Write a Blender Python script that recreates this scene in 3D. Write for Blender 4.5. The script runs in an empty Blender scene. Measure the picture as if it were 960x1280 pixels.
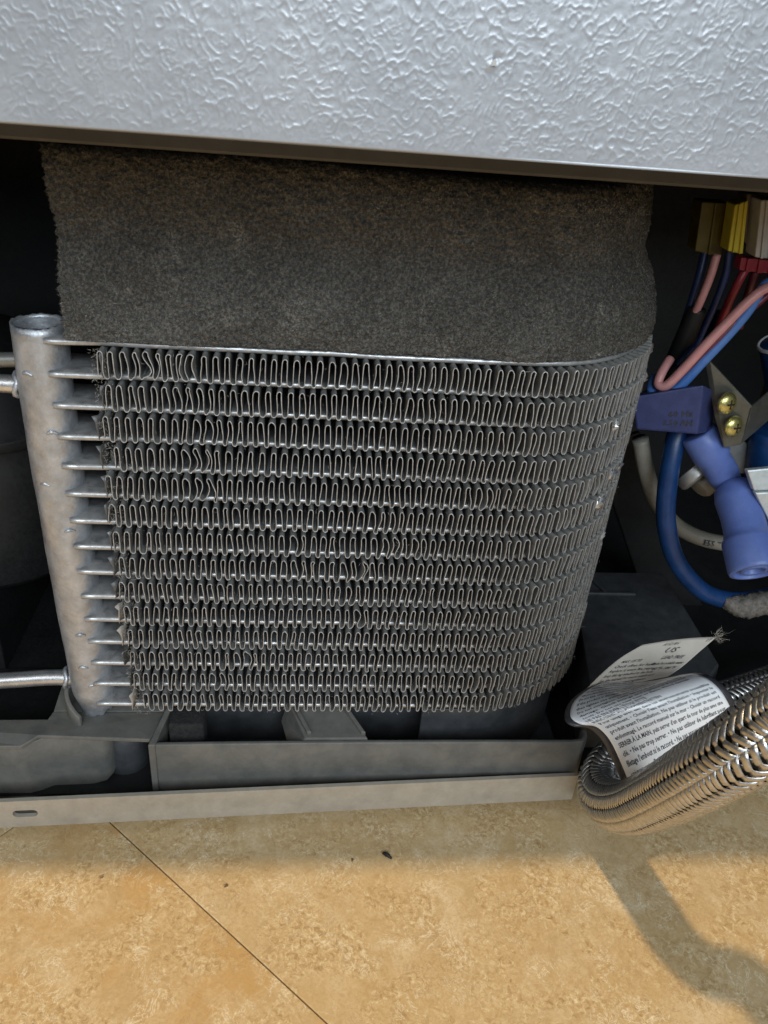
import bpy, bmesh, math, random
import numpy as np
from mathutils import Vector, Matrix

random.seed(7); rng = np.random.default_rng(7)
scene = bpy.context.scene
COL = scene.collection
MM = 0.001                      # everything below is written in millimetres

# ------------------------------------------------------------------ camera
CAM = np.array([80.22, -224.75, 82.34]); FPX = 1006.1
PITCH, YAW, ROLL = 0.5388, 0.1139, 0.0871
def cam_axes():
    cp, sp = math.cos(PITCH), math.sin(PITCH); cy, sy = math.cos(YAW), math.sin(YAW)
    fwd = np.array([sy*cp, cy*cp, -sp]); right = np.array([cy, -sy, 0.0]); up = np.cross(right, fwd)
    cr, sr = math.cos(ROLL), math.sin(ROLL)
    return cr*right+sr*up, -sr*right+cr*up, fwd
AX, AY, AF = cam_axes()
cam_data = bpy.data.cameras.new('camera'); cam = bpy.data.objects.new('camera', cam_data); COL.objects.link(cam)
cam_data.sensor_fit = 'HORIZONTAL'; cam_data.sensor_width = 36.0; cam_data.lens = FPX/960*36
cam_data.clip_start = 0.01; cam_data.clip_end = 50
cam_data.dof.use_dof = True; cam_data.dof.focus_distance = 0.262; cam_data.dof.aperture_fstop = 80
m = Matrix(((AX[0], AY[0], -AF[0], CAM[0]*MM), (AX[1], AY[1], -AF[1], CAM[1]*MM), (AX[2], AY[2], -AF[2], CAM[2]*MM), (0, 0, 0, 1)))
cam.matrix_world = m
scene.camera = cam

# ------------------------------------------------------------------ world, lamps, exposure
w = bpy.data.worlds.new('World'); scene.world = w; w.use_nodes = True
w.node_tree.nodes['Background'].inputs[0].default_value = (0.80, 0.90, 1.0, 1)
w.node_tree.nodes['Background'].inputs[1].default_value = 0.12
def area(name, loc, target, size, size_y, power, color, shape='RECTANGLE'):
    d = bpy.data.lights.new(name, 'AREA'); d.shape = shape; d.size = size; d.size_y = size_y
    d.energy = power; d.color = color
    o = bpy.data.objects.new(name, d); COL.objects.link(o); o.location = loc
    o.rotation_euler = (Vector(target)-Vector(loc)).to_track_quat('-Z', 'Y').to_euler()
    return o
LDIR = Vector((0.24, 0.126, -1.0))                       # ceiling lamp: almost overhead, a little to the left
area('ceiling_lamp', Vector((0.15, -0.06, -0.18))-LDIR*2.1, (0.15, -0.06, -0.18), 0.08, 0.08, 28.5, (1.0, 0.77, 0.46), 'DISK')
area('window_light', (0.35, -1.45, 0.80), (0.10, 0, -0.03), 1.2, 0.9, 25, (0.80, 0.91, 1.0))
area('room_light', (-0.9, -1.1, 0.9), (0.08, 0, -0.05), 0.7, 0.7, 4, (0.95, 0.97, 1.0))
scene.view_settings.view_transform = 'Standard'; scene.view_settings.look = 'None'
scene.view_settings.gamma = 1; scene.view_settings.exposure = 0.0; scene.view_settings.use_curve_mapping = False
scene.render.engine = 'CYCLES'
scene.cycles.use_denoising = True; scene.cycles.max_bounces = 5; scene.cycles.diffuse_bounces = 3; scene.cycles.glossy_bounces = 3
scene.cycles.caustics_reflective = False; scene.cycles.caustics_refractive = False

# ------------------------------------------------------------------ helpers
def at(x, y, Y):
    d = AF+(x-480)/FPX*AX-(y-640)/FPX*AY
    return CAM+d*(Y-CAM[1])/d[1]
def atd(x, y, D):
    return CAM+(AF+(x-480)/FPX*AX-(y-640)/FPX*AY)*D

def mesh(name, verts, faces, mat, parent=None, smooth=True, uv=None):
    me = bpy.data.meshes.new(name)
    v = np.asarray(verts, float)*MM
    me.from_pydata(v.tolist(), [], [tuple(int(i) for i in f) for f in faces]); me.update()
    if smooth: me.polygons.foreach_set('use_smooth', [True]*len(me.polygons))
    if uv is not None:
        l = me.uv_layers.new(name='UVMap'); vi = np.zeros(len(me.loops), int); me.loops.foreach_get('vertex_index', vi)
        l.data.foreach_set('uv', np.asarray(uv, float)[vi].ravel())
    o = bpy.data.objects.new(name, me); COL.objects.link(o)
    if mat: me.materials.append(mat)
    if parent: o.parent = parent
    return o
def empty(name, label, cat, group=None):
    o = bpy.data.objects.new(name, None); COL.objects.link(o); o.empty_display_size = 0.01
    return tag(o, label, cat, group)
def tag(o, label=None, cat=None, group=None, kind=None):
    if label: o['label'] = label
    if cat: o['category'] = cat
    if group: o['group'] = group
    if kind: o['kind'] = kind
    return o
def bevel(o, wd, seg=2, ang=35):
    b = o.modifiers.new('bevel', 'BEVEL'); b.width = wd*MM; b.segments = seg; b.limit_method = 'ANGLE'; b.angle_limit = math.radians(ang)
    b.harden_normals = False
    return o
def box(name, lo, hi, mat, parent=None, bev=0.0, rot=None, warp=None):
    (x0, y0, z0), (x1, y1, z1) = lo, hi
    v = np.array([(x0,y0,z0),(x1,y0,z0),(x1,y1,z0),(x0,y1,z0),(x0,y0,z1),(x1,y0,z1),(x1,y1,z1),(x0,y1,z1)], float)
    if rot is not None:
        c = v.mean(0); R = np.array(rot.to_matrix() if hasattr(rot, 'to_matrix') else rot); v = (v-c)@R.T+c
    if warp: v = np.array([warp(p) for p in v])
    f = [(0,3,2,1),(4,5,6,7),(0,1,5,4),(1,2,6,5),(2,3,7,6),(3,0,4,7)]
    o = mesh(name, v, f, mat, parent, smooth=False)
    if bev: bevel(o, bev)
    return o
def hull8(name, bottom, top, mat, parent=None, bev=0.0):
    n = len(bottom); v = list(bottom)+list(top)
    f = [tuple(range(n))[::-1], tuple(range(n, 2*n))]+[(i, (i+1) % n, n+(i+1) % n, n+i) for i in range(n)]
    o = mesh(name, v, f, mat, parent, smooth=False)
    if bev: bevel(o, bev)
    return o
def spline(pts, n=8):
    P = [np.asarray(p, float) for p in pts]; P = [2*P[0]-P[1]]+P+[2*P[-1]-P[-2]]; out = []
    for i in range(1, len(P)-2):
        for k in range(n):
            t = k/n; a, b, c, d = P[i-1:i+3]
            out.append(0.5*((2*b)+(-a+c)*t+(2*a-5*b+4*c-d)*t*t+(-a+3*b-3*c+d)*t**3))
    out.append(P[-2]); return np.array(out)
def frames(path):
    T = np.gradient(path, axis=0); T /= np.linalg.norm(T, axis=1)[:, None]
    u = np.cross(T[0], [0, 0, 1.0]);
    if np.linalg.norm(u) < 1e-3: u = np.cross(T[0], [0, 1.0, 0])
    u /= np.linalg.norm(u); U = []
    for t in T:
        u = u-t*(u@t); u /= np.linalg.norm(u); U.append(u.copy())
    U = np.array(U); V = np.cross(T, U)
    return T, U, V
def tube(name, pts, r, mat, parent=None, seg=20, n=8, caps=True, rough=0.0):
    path = spline(pts, n) if len(pts) > 2 else np.linspace(pts[0], pts[1], 12)
    T, U, V = frames(path); L = len(path)
    rr = np.full(L, r) if np.isscalar(r) else np.interp(np.linspace(0, 1, L), np.linspace(0, 1, len(r)), r)
    a = np.linspace(0, 2*np.pi, seg, endpoint=False)
    R = rr[:, None]*(1+rough*rng.normal(size=(L, seg)))
    v = path[:, None]+R[..., None]*(np.cos(a)[None, :, None]*U[:, None]+np.sin(a)[None, :, None]*V[:, None])
    v = v.reshape(-1, 3); f = []
    for i in range(L-1):
        for j in range(seg):
            k = (j+1) % seg; f.append((i*seg+j, i*seg+k, (i+1)*seg+k, (i+1)*seg+j))
    if caps: f.append(tuple(range(seg))[::-1]); f.append(tuple((L-1)*seg+j for j in range(seg)))
    s = np.concatenate([[0], np.cumsum(np.linalg.norm(np.diff(path, axis=0), axis=1))])
    uv = np.stack([np.repeat(s, seg), np.tile(a*r if np.isscalar(r) else a, L)], 1)
    return mesh(name, v, f, mat, parent, uv=uv)
def lathe(name, prof, origin, axis, mat, parent=None, seg=28):
    """prof: list of (radius, height along axis)"""
    ax = np.asarray(axis, float); ax /= np.linalg.norm(ax)
    u = np.cross(ax, [0, 0, 1.0]);
    if np.linalg.norm(u) < 1e-3: u = np.cross(ax, [0, 1.0, 0])
    u /= np.linalg.norm(u); vv = np.cross(ax, u); o = np.asarray(origin, float); V = []; F = []
    for r, h in prof:
        for j in range(seg):
            a = 2*math.pi*j/seg; V.append(o+ax*h+r*(math.cos(a)*u+math.sin(a)*vv))
    for i in range(len(prof)-1):
        for j in range(seg):
            k = (j+1) % seg; F.append((i*seg+j, i*seg+k, (i+1)*seg+k, (i+1)*seg+j))
    F.append(tuple(range(seg))[::-1]); F.append(tuple((len(prof)-1)*seg+j for j in range(seg)))
    ob = mesh(name, V, F, mat, parent); bevel(ob, 0.25, 2, 40); return ob
def fnoise(shape, lo, hi, seed=0, aniso=(1, 1)):
    """band limited noise field, unit variance; lo..hi are frequencies in cycles per sample"""
    r = np.random.default_rng(seed); a = np.fft.fft2(r.normal(size=shape))
    fy = np.fft.fftfreq(shape[0])[:, None]*aniso[0]; fx = np.fft.fftfreq(shape[1])[None]*aniso[1]
    k = np.hypot(fx, fy); a[(k < lo) | (k > hi)] = 0; b = np.fft.ifft2(a).real
    return b/(b.std()+1e-9)

# ------------------------------------------------------------------ materials
class N:
    def __init__(s, name):
        s.m = bpy.data.materials.new(name); s.m.use_nodes = True; s.t = s.m.node_tree; s.b = s.t.nodes['Principled BSDF']
        tc = s.t.nodes.new('ShaderNodeTexCoord'); mp = s.t.nodes.new('ShaderNodeMapping'); mp.inputs['Scale'].default_value = (1000,)*3
        s.t.links.new(tc.outputs['Object'], mp.inputs[0]); s.co = mp.outputs[0]; s.uv = tc.outputs['UV']; s.h = []
    def l(s, a, b): s.t.links.new(a, b)
    def set(s, **k):
        for q, v in k.items(): s.b.inputs[q.replace('_', ' ')].default_value = v
        return s
    def noise(s, scale, detail=3, rough=.55, dist=0, co=None, stretch=None):
        n = s.t.nodes.new('ShaderNodeTexNoise'); n.inputs['Scale'].default_value = scale; n.inputs['Detail'].default_value = detail
        n.inputs['Roughness'].default_value = rough; n.inputs['Distortion'].default_value = dist
        c = co or s.co
        if stretch:
            mp = s.t.nodes.new('ShaderNodeMapping'); mp.inputs['Scale'].default_value = stretch; s.l(c, mp.inputs[0]); c = mp.outputs[0]
        s.l(c, n.inputs['Vector']); return n.outputs['Fac']
    def voro(s, scale, feature='DISTANCE_TO_EDGE', co=None, out='Distance', rnd=1):
        n = s.t.nodes.new('ShaderNodeTexVoronoi'); n.feature = feature; n.inputs['Scale'].default_value = scale; n.inputs['Randomness'].default_value = rnd
        s.l(co or s.co, n.inputs['Vector']); return n.outputs[out]
    def ramp(s, fac, stops):
        n = s.t.nodes.new('ShaderNodeValToRGB'); e = n.color_ramp.elements
        while len(e) < len(stops): e.new(0.5)
        for q, (p, c) in zip(e, stops):
            q.position = p; q.color = (c, c, c, 1) if np.isscalar(c) else (*c, 1)
        s.l(fac, n.inputs[0]); return n.outputs[0]
    def mix(s, fac, a, b, mode='MIX'):
        n = s.t.nodes.new('ShaderNodeMix'); n.data_type = 'RGBA'; n.blend_type = mode
        for v, i in ((fac, 0), (a, 6), (b, 7)):
            if hasattr(v, 'links'): s.l(v, n.inputs[i])
            elif i == 0: n.inputs[0].default_value = v
            else: n.inputs[i].default_value = (*v, 1) if len(v) == 3 else v
        return n.outputs[2]
    def math(s, op, a, b=0.0):
        n = s.t.nodes.new('ShaderNodeMath'); n.operation = op
        for i, v in enumerate((a, b)):
            if hasattr(v, 'links'): s.l(v, n.inputs[i])
            else: n.inputs[i].default_value = v
        return n.outputs[0]
    def warp(s, amount, scale):
        n = s.t.nodes.new('ShaderNodeTexNoise'); n.inputs['Scale'].default_value = scale; n.inputs['Detail'].default_value = 3; s.l(s.co, n.inputs['Vector'])
        a = s.t.nodes.new('ShaderNodeVectorMath'); a.operation = 'MULTIPLY_ADD'; s.l(n.outputs['Color'], a.inputs[0])
        a.inputs[1].default_value = (amount,)*3; s.l(s.co, a.inputs[2]); return a.outputs[0]
    def color(s, o): s.l(o, s.b.inputs['Base Color']); return s
    def rough(s, o): s.l(o, s.b.inputs['Roughness']); return s
    def bump(s, h, dist_mm, strength=1.0):
        n = s.t.nodes.new('ShaderNodeBump'); n.inputs['Distance'].default_value = dist_mm*MM; n.inputs['Strength'].default_value = strength
        s.l(h, n.inputs['Height'])
        if s.b.inputs['Normal'].links: s.l(s.b.inputs['Normal'].links[0].from_socket, n.inputs['Normal'])
        s.l(n.outputs[0], s.b.inputs['Normal']); return s

def dusty(name, c1, c2, metallic, r0, r1, scale=.35, bump=.05, dust=None, dust_amt=.5):
    n = N(name); f = n.noise(scale, 5, .65); g = n.noise(scale*6, 3)
    col = n.ramp(f, [(.32, c1), (.68, c2)])
    if dust:
        k = n.ramp(n.noise(scale*.6, 6, .7, .4), [(.5-.2*dust_amt, 0.0), (.62, 1.0)]); k = n.math('MULTIPLY', k, dust_amt)
        col = n.mix(k, col, dust)
        mt = n.math('MULTIPLY', n.math('SUBTRACT', 1.0, k), metallic); n.l(mt, n.b.inputs['Metallic'])
    else: n.set(Metallic=metallic)
    n.color(col); n.rough(n.ramp(g, [(.3, r0), (.7, r1)]))
    if bump: n.bump(n.noise(scale*4, 4), bump)
    return n.m
M = {}
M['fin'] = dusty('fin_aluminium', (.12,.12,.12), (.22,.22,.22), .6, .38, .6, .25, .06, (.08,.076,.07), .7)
M['fin_lit_dust'] = dusty('lit_dusty_fin', (.13,.128,.12), (.29,.285,.268), .25, .55, .8, .45, .05, (.22,.208,.185), .5)  # upward front fin faces: dust, with the lit cap tone painted into the colour
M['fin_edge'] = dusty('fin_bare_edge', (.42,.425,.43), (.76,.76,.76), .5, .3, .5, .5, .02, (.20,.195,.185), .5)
M['flat'] = dusty('tube_aluminium', (.50,.50,.50), (.70,.70,.70), .85, .3, .48, .3, .02, (.26,.25,.23), .45)
M['header'] = dusty('header_aluminium', (.38,.395,.42), (.60,.62,.65), .75, .34, .55, .18, .14, (.40,.41,.42), .3)
M['pipe'] = dusty('pipe_aluminium', (.6,.6,.6), (.8,.8,.8), .85, .25, .4, .3, .02)
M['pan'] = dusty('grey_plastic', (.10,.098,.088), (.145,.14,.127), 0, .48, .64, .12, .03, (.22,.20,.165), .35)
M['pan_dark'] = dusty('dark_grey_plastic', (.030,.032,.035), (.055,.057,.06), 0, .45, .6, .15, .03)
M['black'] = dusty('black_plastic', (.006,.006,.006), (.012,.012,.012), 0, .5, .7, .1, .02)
M['rail'] = dusty('galvanised_steel', (.42,.385,.325), (.54,.50,.43), .45, .4, .55, .15, .02, (.40,.33,.24), .4)
M['frame'] = dusty('cabinet_steel', (.085,.088,.092), (.115,.118,.122), .2, .5, .6, .1, .01)
M['paper_edge'] = dusty('label_edge', (.03,.03,.035), (.05,.05,.055), 0, .3, .4)
M['ink'] = dusty('printed_ink', (.03,.032,.045), (.05,.05,.06), 0, .5, .6, 1, 0)
M['blue'] = dusty('blue_plastic', (.095,.15,.42), (.13,.20,.52), 0, .35, .5, .12, .03, (.15,.22,.45), .3)
M['blue_box'] = dusty('blue_grey_plastic', (.025,.04,.13), (.042,.058,.18), 0, .5, .65, .2, .05)
M['deep_blue'] = dusty('deep_blue_tape', (.004,.03,.11), (.008,.055,.18), 0, .3, .5, .3, .05)
M['tube_blue'] = dusty('blue_tubing', (.005,.03,.11), (.010,.048,.16), 0, .3, .42, .2, .03)
M['white_tube'] = dusty('white_tubing', (.24,.23,.195), (.31,.295,.25), 0, .4, .5, .2, .02)
M['white_plastic'] = dusty('white_plastic', (.42,.42,.42), (.52,.52,.51), 0, .4, .5, .2, .02)
M['tan_plastic'] = dusty('tan_plastic', (.19,.15,.115), (.24,.19,.15), 0, .45, .55, .2, .02)
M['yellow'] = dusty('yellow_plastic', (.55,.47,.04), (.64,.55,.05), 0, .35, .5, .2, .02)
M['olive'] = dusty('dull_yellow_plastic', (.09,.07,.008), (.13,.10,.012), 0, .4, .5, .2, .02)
M['pink'] = dusty('pink_wire', (.56,.25,.24), (.64,.31,.30), 0, .35, .45, .3, .01)
M['wire_blue'] = dusty('blue_wire', (.055,.16,.46), (.08,.21,.54), 0, .35, .45, .3, .01)
M['wire_navy'] = dusty('navy_wire', (.012,.025,.09), (.018,.035,.11), 0, .35, .45, .3, .01)
M['red'] = dusty('red_wire', (.25,.018,.03), (.32,.03,.045), 0, .35, .45, .3, .01)
M['maroon'] = dusty('maroon_wire', (.10,.01,.025), (.14,.02,.04), 0, .35, .45, .3, .01)
M['brass'] = dusty('yellow_zinc', (.55,.50,.16), (.72,.66,.28), .9, .22, .4, .5, .03)
M['zinc'] = dusty('zinc_plate', (.30,.30,.29), (.42,.42,.40), .6, .35, .5, .2, .03)
M['bright_zinc'] = dusty('bright_zinc', (.55,.60,.60), (.72,.76,.76), .5, .35, .5, .2, .03)
M['lint'] = dusty('grey_lint', (.28,.26,.22), (.48,.45,.39), 0, .9, 1, .6, 0)
M['plug'] = dusty('black_foam', (.012,.012,.012), (.035,.034,.032), 0, .9, 1, .6, .6)
M['bracket'] = dusty('dull_steel', (.10,.10,.085), (.15,.15,.13), .5, .35, .5, .2, .03)
M['fuzz'] = dusty('foam_fuzz', (.10,.093,.08), (.24,.225,.195), 0, .9, 1, .4, 0)
M['grime'] = dusty('grimy_fitting', (.09,.08,.07), (.24,.215,.185), .1, .6, .9, .5, .3)
M['clay'] = dusty('dried_sealant', (.33,.29,.25), (.50,.45,.39), 0, .8, .9, .5, .2)

n = N('silver_door_paint'); n.color(n.ramp(n.noise(.05, 4), [(.35, (.37,.395,.43)), (.7, (.43,.455,.49))])).set(Metallic=.3)
n.rough(n.ramp(n.noise(1.5, 3), [(.3, .30), (.7, .42)])).bump(n.noise(2.2, 4, .6), .015); M['door'] = n.m

n = N('foam'); a = n.noise(.04, 3); b = n.noise(1.1, 6, .80); c_ = n.voro(1.9, 'F1')
base = n.ramp(a, [(.3, (.076,.073,.066)), (.7, (.108,.104,.095))])
spk = n.ramp(b, [(.30, (.22,.22,.22)), (.48, (.85,.85,.85)), (.70, (2.6,2.55,2.45))])
col = n.mix(1.0, base, spk, 'MULTIPLY')
dustm = n.math('MULTIPLY', n.ramp(n.noise(.11, 5, .7), [(.54, 0.0), (.68, 1.0)]), n.ramp(n.noise(1.4, 4, .7), [(.50, 0.0), (.60, .9)]))
n.color(n.mix(dustm, col, (.30,.285,.25))).set(Roughness=.95); n.b.inputs['Specular IOR Level'].default_value = .15
n.bump(b, .35).bump(c_, .25); M['foam'] = n.m

n = N('braid_steel'); sx = n.t.nodes.new('ShaderNodeSeparateXYZ'); n.l(n.uv, sx.inputs[0])
st = n.math('ABSOLUTE', n.math('SINE', n.math('MULTIPLY', sx.outputs[1], math.pi*3)))
n.set(Metallic=1.0).color(n.ramp(n.noise(.6, 3), [(.3, (.44,.435,.425)), (.7, (.62,.615,.60))])).rough(n.ramp(n.noise(2, 2), [(.3, .27), (.7, .40)]))
n.bump(st, .02); M['braid'] = n.m

n = N('label_paper'); n.color(n.ramp(n.noise(.12, 3), [(.3, (.83,.84,.85)), (.7, (.88,.89,.90))])).set(Roughness=.22)
n.b.inputs['Coat Weight'].default_value = .4; n.b.inputs['Coat Roughness'].default_value = .08; n.bump(n.noise(.25, 2), .1); M['paper'] = n.m
n = N('aged_label_paper'); n.color(n.ramp(n.noise(.12, 3), [(.3, (.60,.54,.46)), (.7, (.68,.62,.54))])).set(Roughness=.4); M['aged'] = n.m

n = N('travertine')
oi = n.t.nodes.new('ShaderNodeObjectInfo'); ad = n.t.nodes.new('ShaderNodeVectorMath'); ad.operation = 'MULTIPLY_ADD'
cb = n.t.nodes.new('ShaderNodeCombineXYZ'); [n.l(oi.outputs['Random'], cb.inputs[i]) for i in range(3)]
n.l(cb.outputs[0], ad.inputs[0]); ad.inputs[1].default_value = (900, 700, 0); n.l(n.co, ad.inputs[2]); n.co = ad.outputs[0]
wp = n.warp(9, .12); wp2 = n.warp(3.0, .5)
big = n.noise(.020, 5, .6, .6); mid = n.noise(.07, 8, .72, .5); fine = n.noise(.9, 4, .7); gran = n.noise(.33, 6, .7, .3)
c1 = n.ramp(mid, [(.30, (.47,.32,.15)), (.46, (.56,.40,.21)), (.56, (.64,.48,.275)), (.72, (.72,.58,.38))])
c1 = n.mix(n.ramp(big, [(.40, 0.0), (.60, .85)]), c1, oi.outputs['Color'])
zone = n.ramp(n.noise(.042, 7, .68, .9), [(.46, 0.0), (.57, .92)])
gr = n.noise(.50, 6, .74, .9)
cg = n.ramp(gr, [(.34, (.30,.175,.07)), (.44, (.46,.30,.135)), (.54, (.62,.445,.23)), (.62, (.72,.57,.34)), (.70, (.86,.75,.54))])
c1 = n.mix(zone, c1, cg)
zone2 = n.ramp(n.noise(.09, 6, .7, 1.4), [(.52, 0.0), (.60, .55)]); c1 = n.mix(zone2, c1, n.ramp(n.noise(.25, 5, .7, .5), [(.4, (.45,.28,.12)), (.6, (.66,.48,.26))]))
ridge = n.ramp(n.math('ABSOLUTE', n.math('SUBTRACT', n.noise(.10, 6, .66, 1.4), .5)), [(.0, 1.0), (.018, .0)])
c1 = n.mix(n.math('MULTIPLY', ridge, n.ramp(n.noise(.04, 3), [(.45, 0.0), (.6, .75)])), c1, (.36,.21,.09))
pale = n.ramp(n.math('ABSOLUTE', n.math('SUBTRACT', n.noise(.13, 6, .7, 1.0), .48)), [(.0, 1.0), (.022, .0)])
c1 = n.mix(n.math('MULTIPLY', pale, n.ramp(n.noise(.05, 3), [(.48, 0.0), (.6, .7)])), c1, (.88,.78,.58))
c1 = n.mix(n.ramp(fine, [(.34, .45), (.55, .0)]), c1, (.42,.28,.14))
pit = n.math('MULTIPLY', n.ramp(n.voro(.075, 'F1', co=wp2), [(.04, 1.0), (.07, 0.0)]), n.ramp(n.noise(.03, 2), [(.54, 0.0), (.58, .9)]))
c1 = n.mix(pit, c1, (.10,.055,.025))
n.color(c1).rough(n.ramp(fine, [(.3, .38), (.7, .6)])).bump(fine, .08).bump(n.math('SUBTRACT', 1.0, pit), .5); M['stone'] = n.m
M['grout'] = dusty('grout', (.30,.22,.13), (.40,.30,.18), 0, .9, 1, .5, .1)

# ------------------------------------------------------------------ floor: diagonal travertine tiles
FZ = -184.0
floor = box('floor', (-700, -700, FZ-30), (900, 700, FZ-2.0), M['grout']); tag(floor, 'travertine tiled floor under and in front of the appliance', 'floor', kind='structure')
e1 = np.array([.738, -.675]); e2v = np.array([.675, .738]); corner = np.array([-8.6, -0.5]); TS = 305.0; G = 0.20
tile_me = None
for i in range(-2, 2):
    for j in range(-2, 2):
        c = corner+e1*(i+.5)*TS+e2v*(j+.5)*TS
        if tile_me is None:
            t = box('tile', (-TS/2+G, -TS/2+G, -9), (TS/2-G, TS/2-G, 0), M['stone'], floor); bevel(t, .25, 2); tile_me = t.data
        else:
            t = bpy.data.objects.new('tile', tile_me); COL.objects.link(t); t.parent = floor; bevel(t, .25, 2)
        ang = math.atan2(e1[1], e1[0])
        t.color = (.52,.30,.10,1) if (i, j) == (0, -1) else (.54,.36,.16,1)
        t.location = (c[0]*MM, c[1]*MM, FZ*MM); t.rotation_euler = (0, 0, ang)
crumb = tube('crumb', [(113.0, -32.5, FZ+.7), (114.6, -33.4, FZ+.9), (116.2, -34.8, FZ+.5)], [.5, .9, .35], M['black'], seg=8, rough=.12)
tag(crumb, 'tiny black crumb lying on the tiles below the metal rail', 'crumb')

# ------------------------------------------------------------------ appliance door (embossed silver sheet)
DY, DZ = -71.0, 64.3
cab = empty('refrigerator', 'silver refrigerator with embossed door overhanging its dark open machine compartment', 'refrigerator')
door = bpy.data.objects.new('door', None); COL.objects.link(door); door.parent = cab
x0, x1, z1 = -135.0, 290.0, 99.0; st = 0.16
nx, nz = int((x1-x0)/st)+1, int((z1-DZ)/st)+1
shp = (nz+40, nx)
b1_ = fnoise(shp, st/2.5, st/1.75, 21, (1.25, .92)); b2_ = fnoise(shp, st/1.9, st/1.35, 22, (1.0, 1.1))
m1_ = np.clip(.75+.8*fnoise(shp, 0, st/3.0, 23), 0, 1); m2_ = np.clip(.20+.8*fnoise(shp, 0, st/4.0, 24), 0, 1)
u = 1.0*np.exp(-(b1_/.40)**2)*m1_+.6*np.exp(-(b2_/.40)**2)*m2_+.10*fnoise(shp, st/5.0, st/1.6, 25)
kf = np.hypot(np.fft.fftfreq(shp[0])[:, None], np.fft.fftfreq(shp[1])[None])
u = np.fft.ifft2(np.fft.fft2(u)*np.exp(-(kf/.36)**2)).real
u = u[:nz]
X = np.linspace(x0, x1, nx); Z = np.linspace(DZ, z1, nz)
keep = np.array([i for i in range(nx) if 5 < X[i] < 195 or i % 4 == 0 or i == nx-1])    # full relief in the middle, coarser towards both ends
big_u = fnoise(shp, 0, .004*st/.3, 2)[:nz, keep]
X = X[keep]; u = u[:, keep]; nx = len(X)
XX, ZZ = np.meshgrid(X, Z)
fade = np.clip((ZZ-DZ)/1.2, 0, 1)
H = .085*u*fade
dent = at(622, 72, DY); rr = np.hypot(XX-dent[0], ZZ-dent[2]); H -= .30*np.exp(-(rr/.6)**2)
H += .25*np.exp(-(np.hypot(XX-dent[0]+1.0, ZZ-dent[2]+1.2)/.7)**2)
H += .2*big_u
sheet = np.stack([XX, DY-H, ZZ], -1).reshape(-1, 3)
ii = np.arange(nz*nx).reshape(nz, nx)
faces = np.stack([ii[:-1, :-1], ii[:-1, 1:], ii[1:, 1:], ii[1:, :-1]], -1).reshape(-1, 4)
extra = []; ef = []
# folded bottom edge and top continuation
nb = len(sheet); prof = [(.15, -.25), (.5, -.4), (3.0, -.42), (40, -.42)]
rows = [ii[0]]
for (dy, dz) in prof:
    idx = nb+len(extra)+np.arange(nx); extra += [(x, DY+dy, DZ+dz) for x in X]; rows.append(idx)
fl = faces.tolist()
for a_, b_ in zip(rows[:-1], rows[1:]):
    fl += np.stack([a_[:-1], b_[:-1], b_[1:], a_[1:]], -1).tolist()
mesh('door_skin', np.concatenate([sheet, np.array(extra)]), fl, M['door'], door)
box('upper_panel', (x0, DY+.1, z1-.05), (x1, DY+40, 420), M['door'], door)
chip = mesh('paint_chip', *(lambda c: ([c+np.array([-1.0, -.42, -1.3]), c+np.array([-.2, -.45, -1.2]), c+np.array([-.1, -.4, -.6]), c+np.array([-.5, -.42, -.2]), c+np.array([-.9, -.45, -.6])], [(0, 1, 2, 3, 4)]))(dent), M['white_plastic'], door)

# ------------------------------------------------------------------ cabinet: dark machine compartment
box('front_rail', (-140, -5, 52.6), (380, 1, 100), M['frame'], cab, .8)
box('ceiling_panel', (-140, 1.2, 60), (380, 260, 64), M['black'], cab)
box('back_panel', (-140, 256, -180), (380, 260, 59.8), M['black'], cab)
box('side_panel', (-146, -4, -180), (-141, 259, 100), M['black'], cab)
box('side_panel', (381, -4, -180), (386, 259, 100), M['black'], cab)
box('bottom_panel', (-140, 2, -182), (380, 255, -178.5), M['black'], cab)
p = at(790, 600, 120)
hull8('divider_panel', [at(742, 560, 118), at(800, 540, 118), at(912, 850, 118), at(840, 850, 118)],
      [at(742, 560, 118)+[0, 3, 0], at(800, 540, 118)+[0, 3, 0], at(912, 850, 118)+[0, 3, 0], at(840, 850, 118)+[0, 3, 0]], M['black'], cab, .8)

comp = empty('compressor', 'dark rounded compressor in the shadow left of the header tube', 'compressor')
lathe('shell', [(8, 0), (38, 1), (46, 8), (48, 30), (48, 62), (46, 70), (50, 71), (50, 75), (45, 78), (40, 92), (26, 104), (8, 108)], (-62, 105, -140), (0, 0, 1), M['black'], comp, 40)
for a in range(3): box('foot', (-72+a*0, 60, -178.4), (-52, 152, -139), M['black'], comp, 1) if a == 0 else None
hr = tube('rear_pipe', [at(-80, 452, 46), at(-10, 450, 46), at(40, 449, 46)], 2.6, M['zinc']); tag(hr, 'thin grey pipe running behind the header tube near its top', 'pipe')

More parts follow.
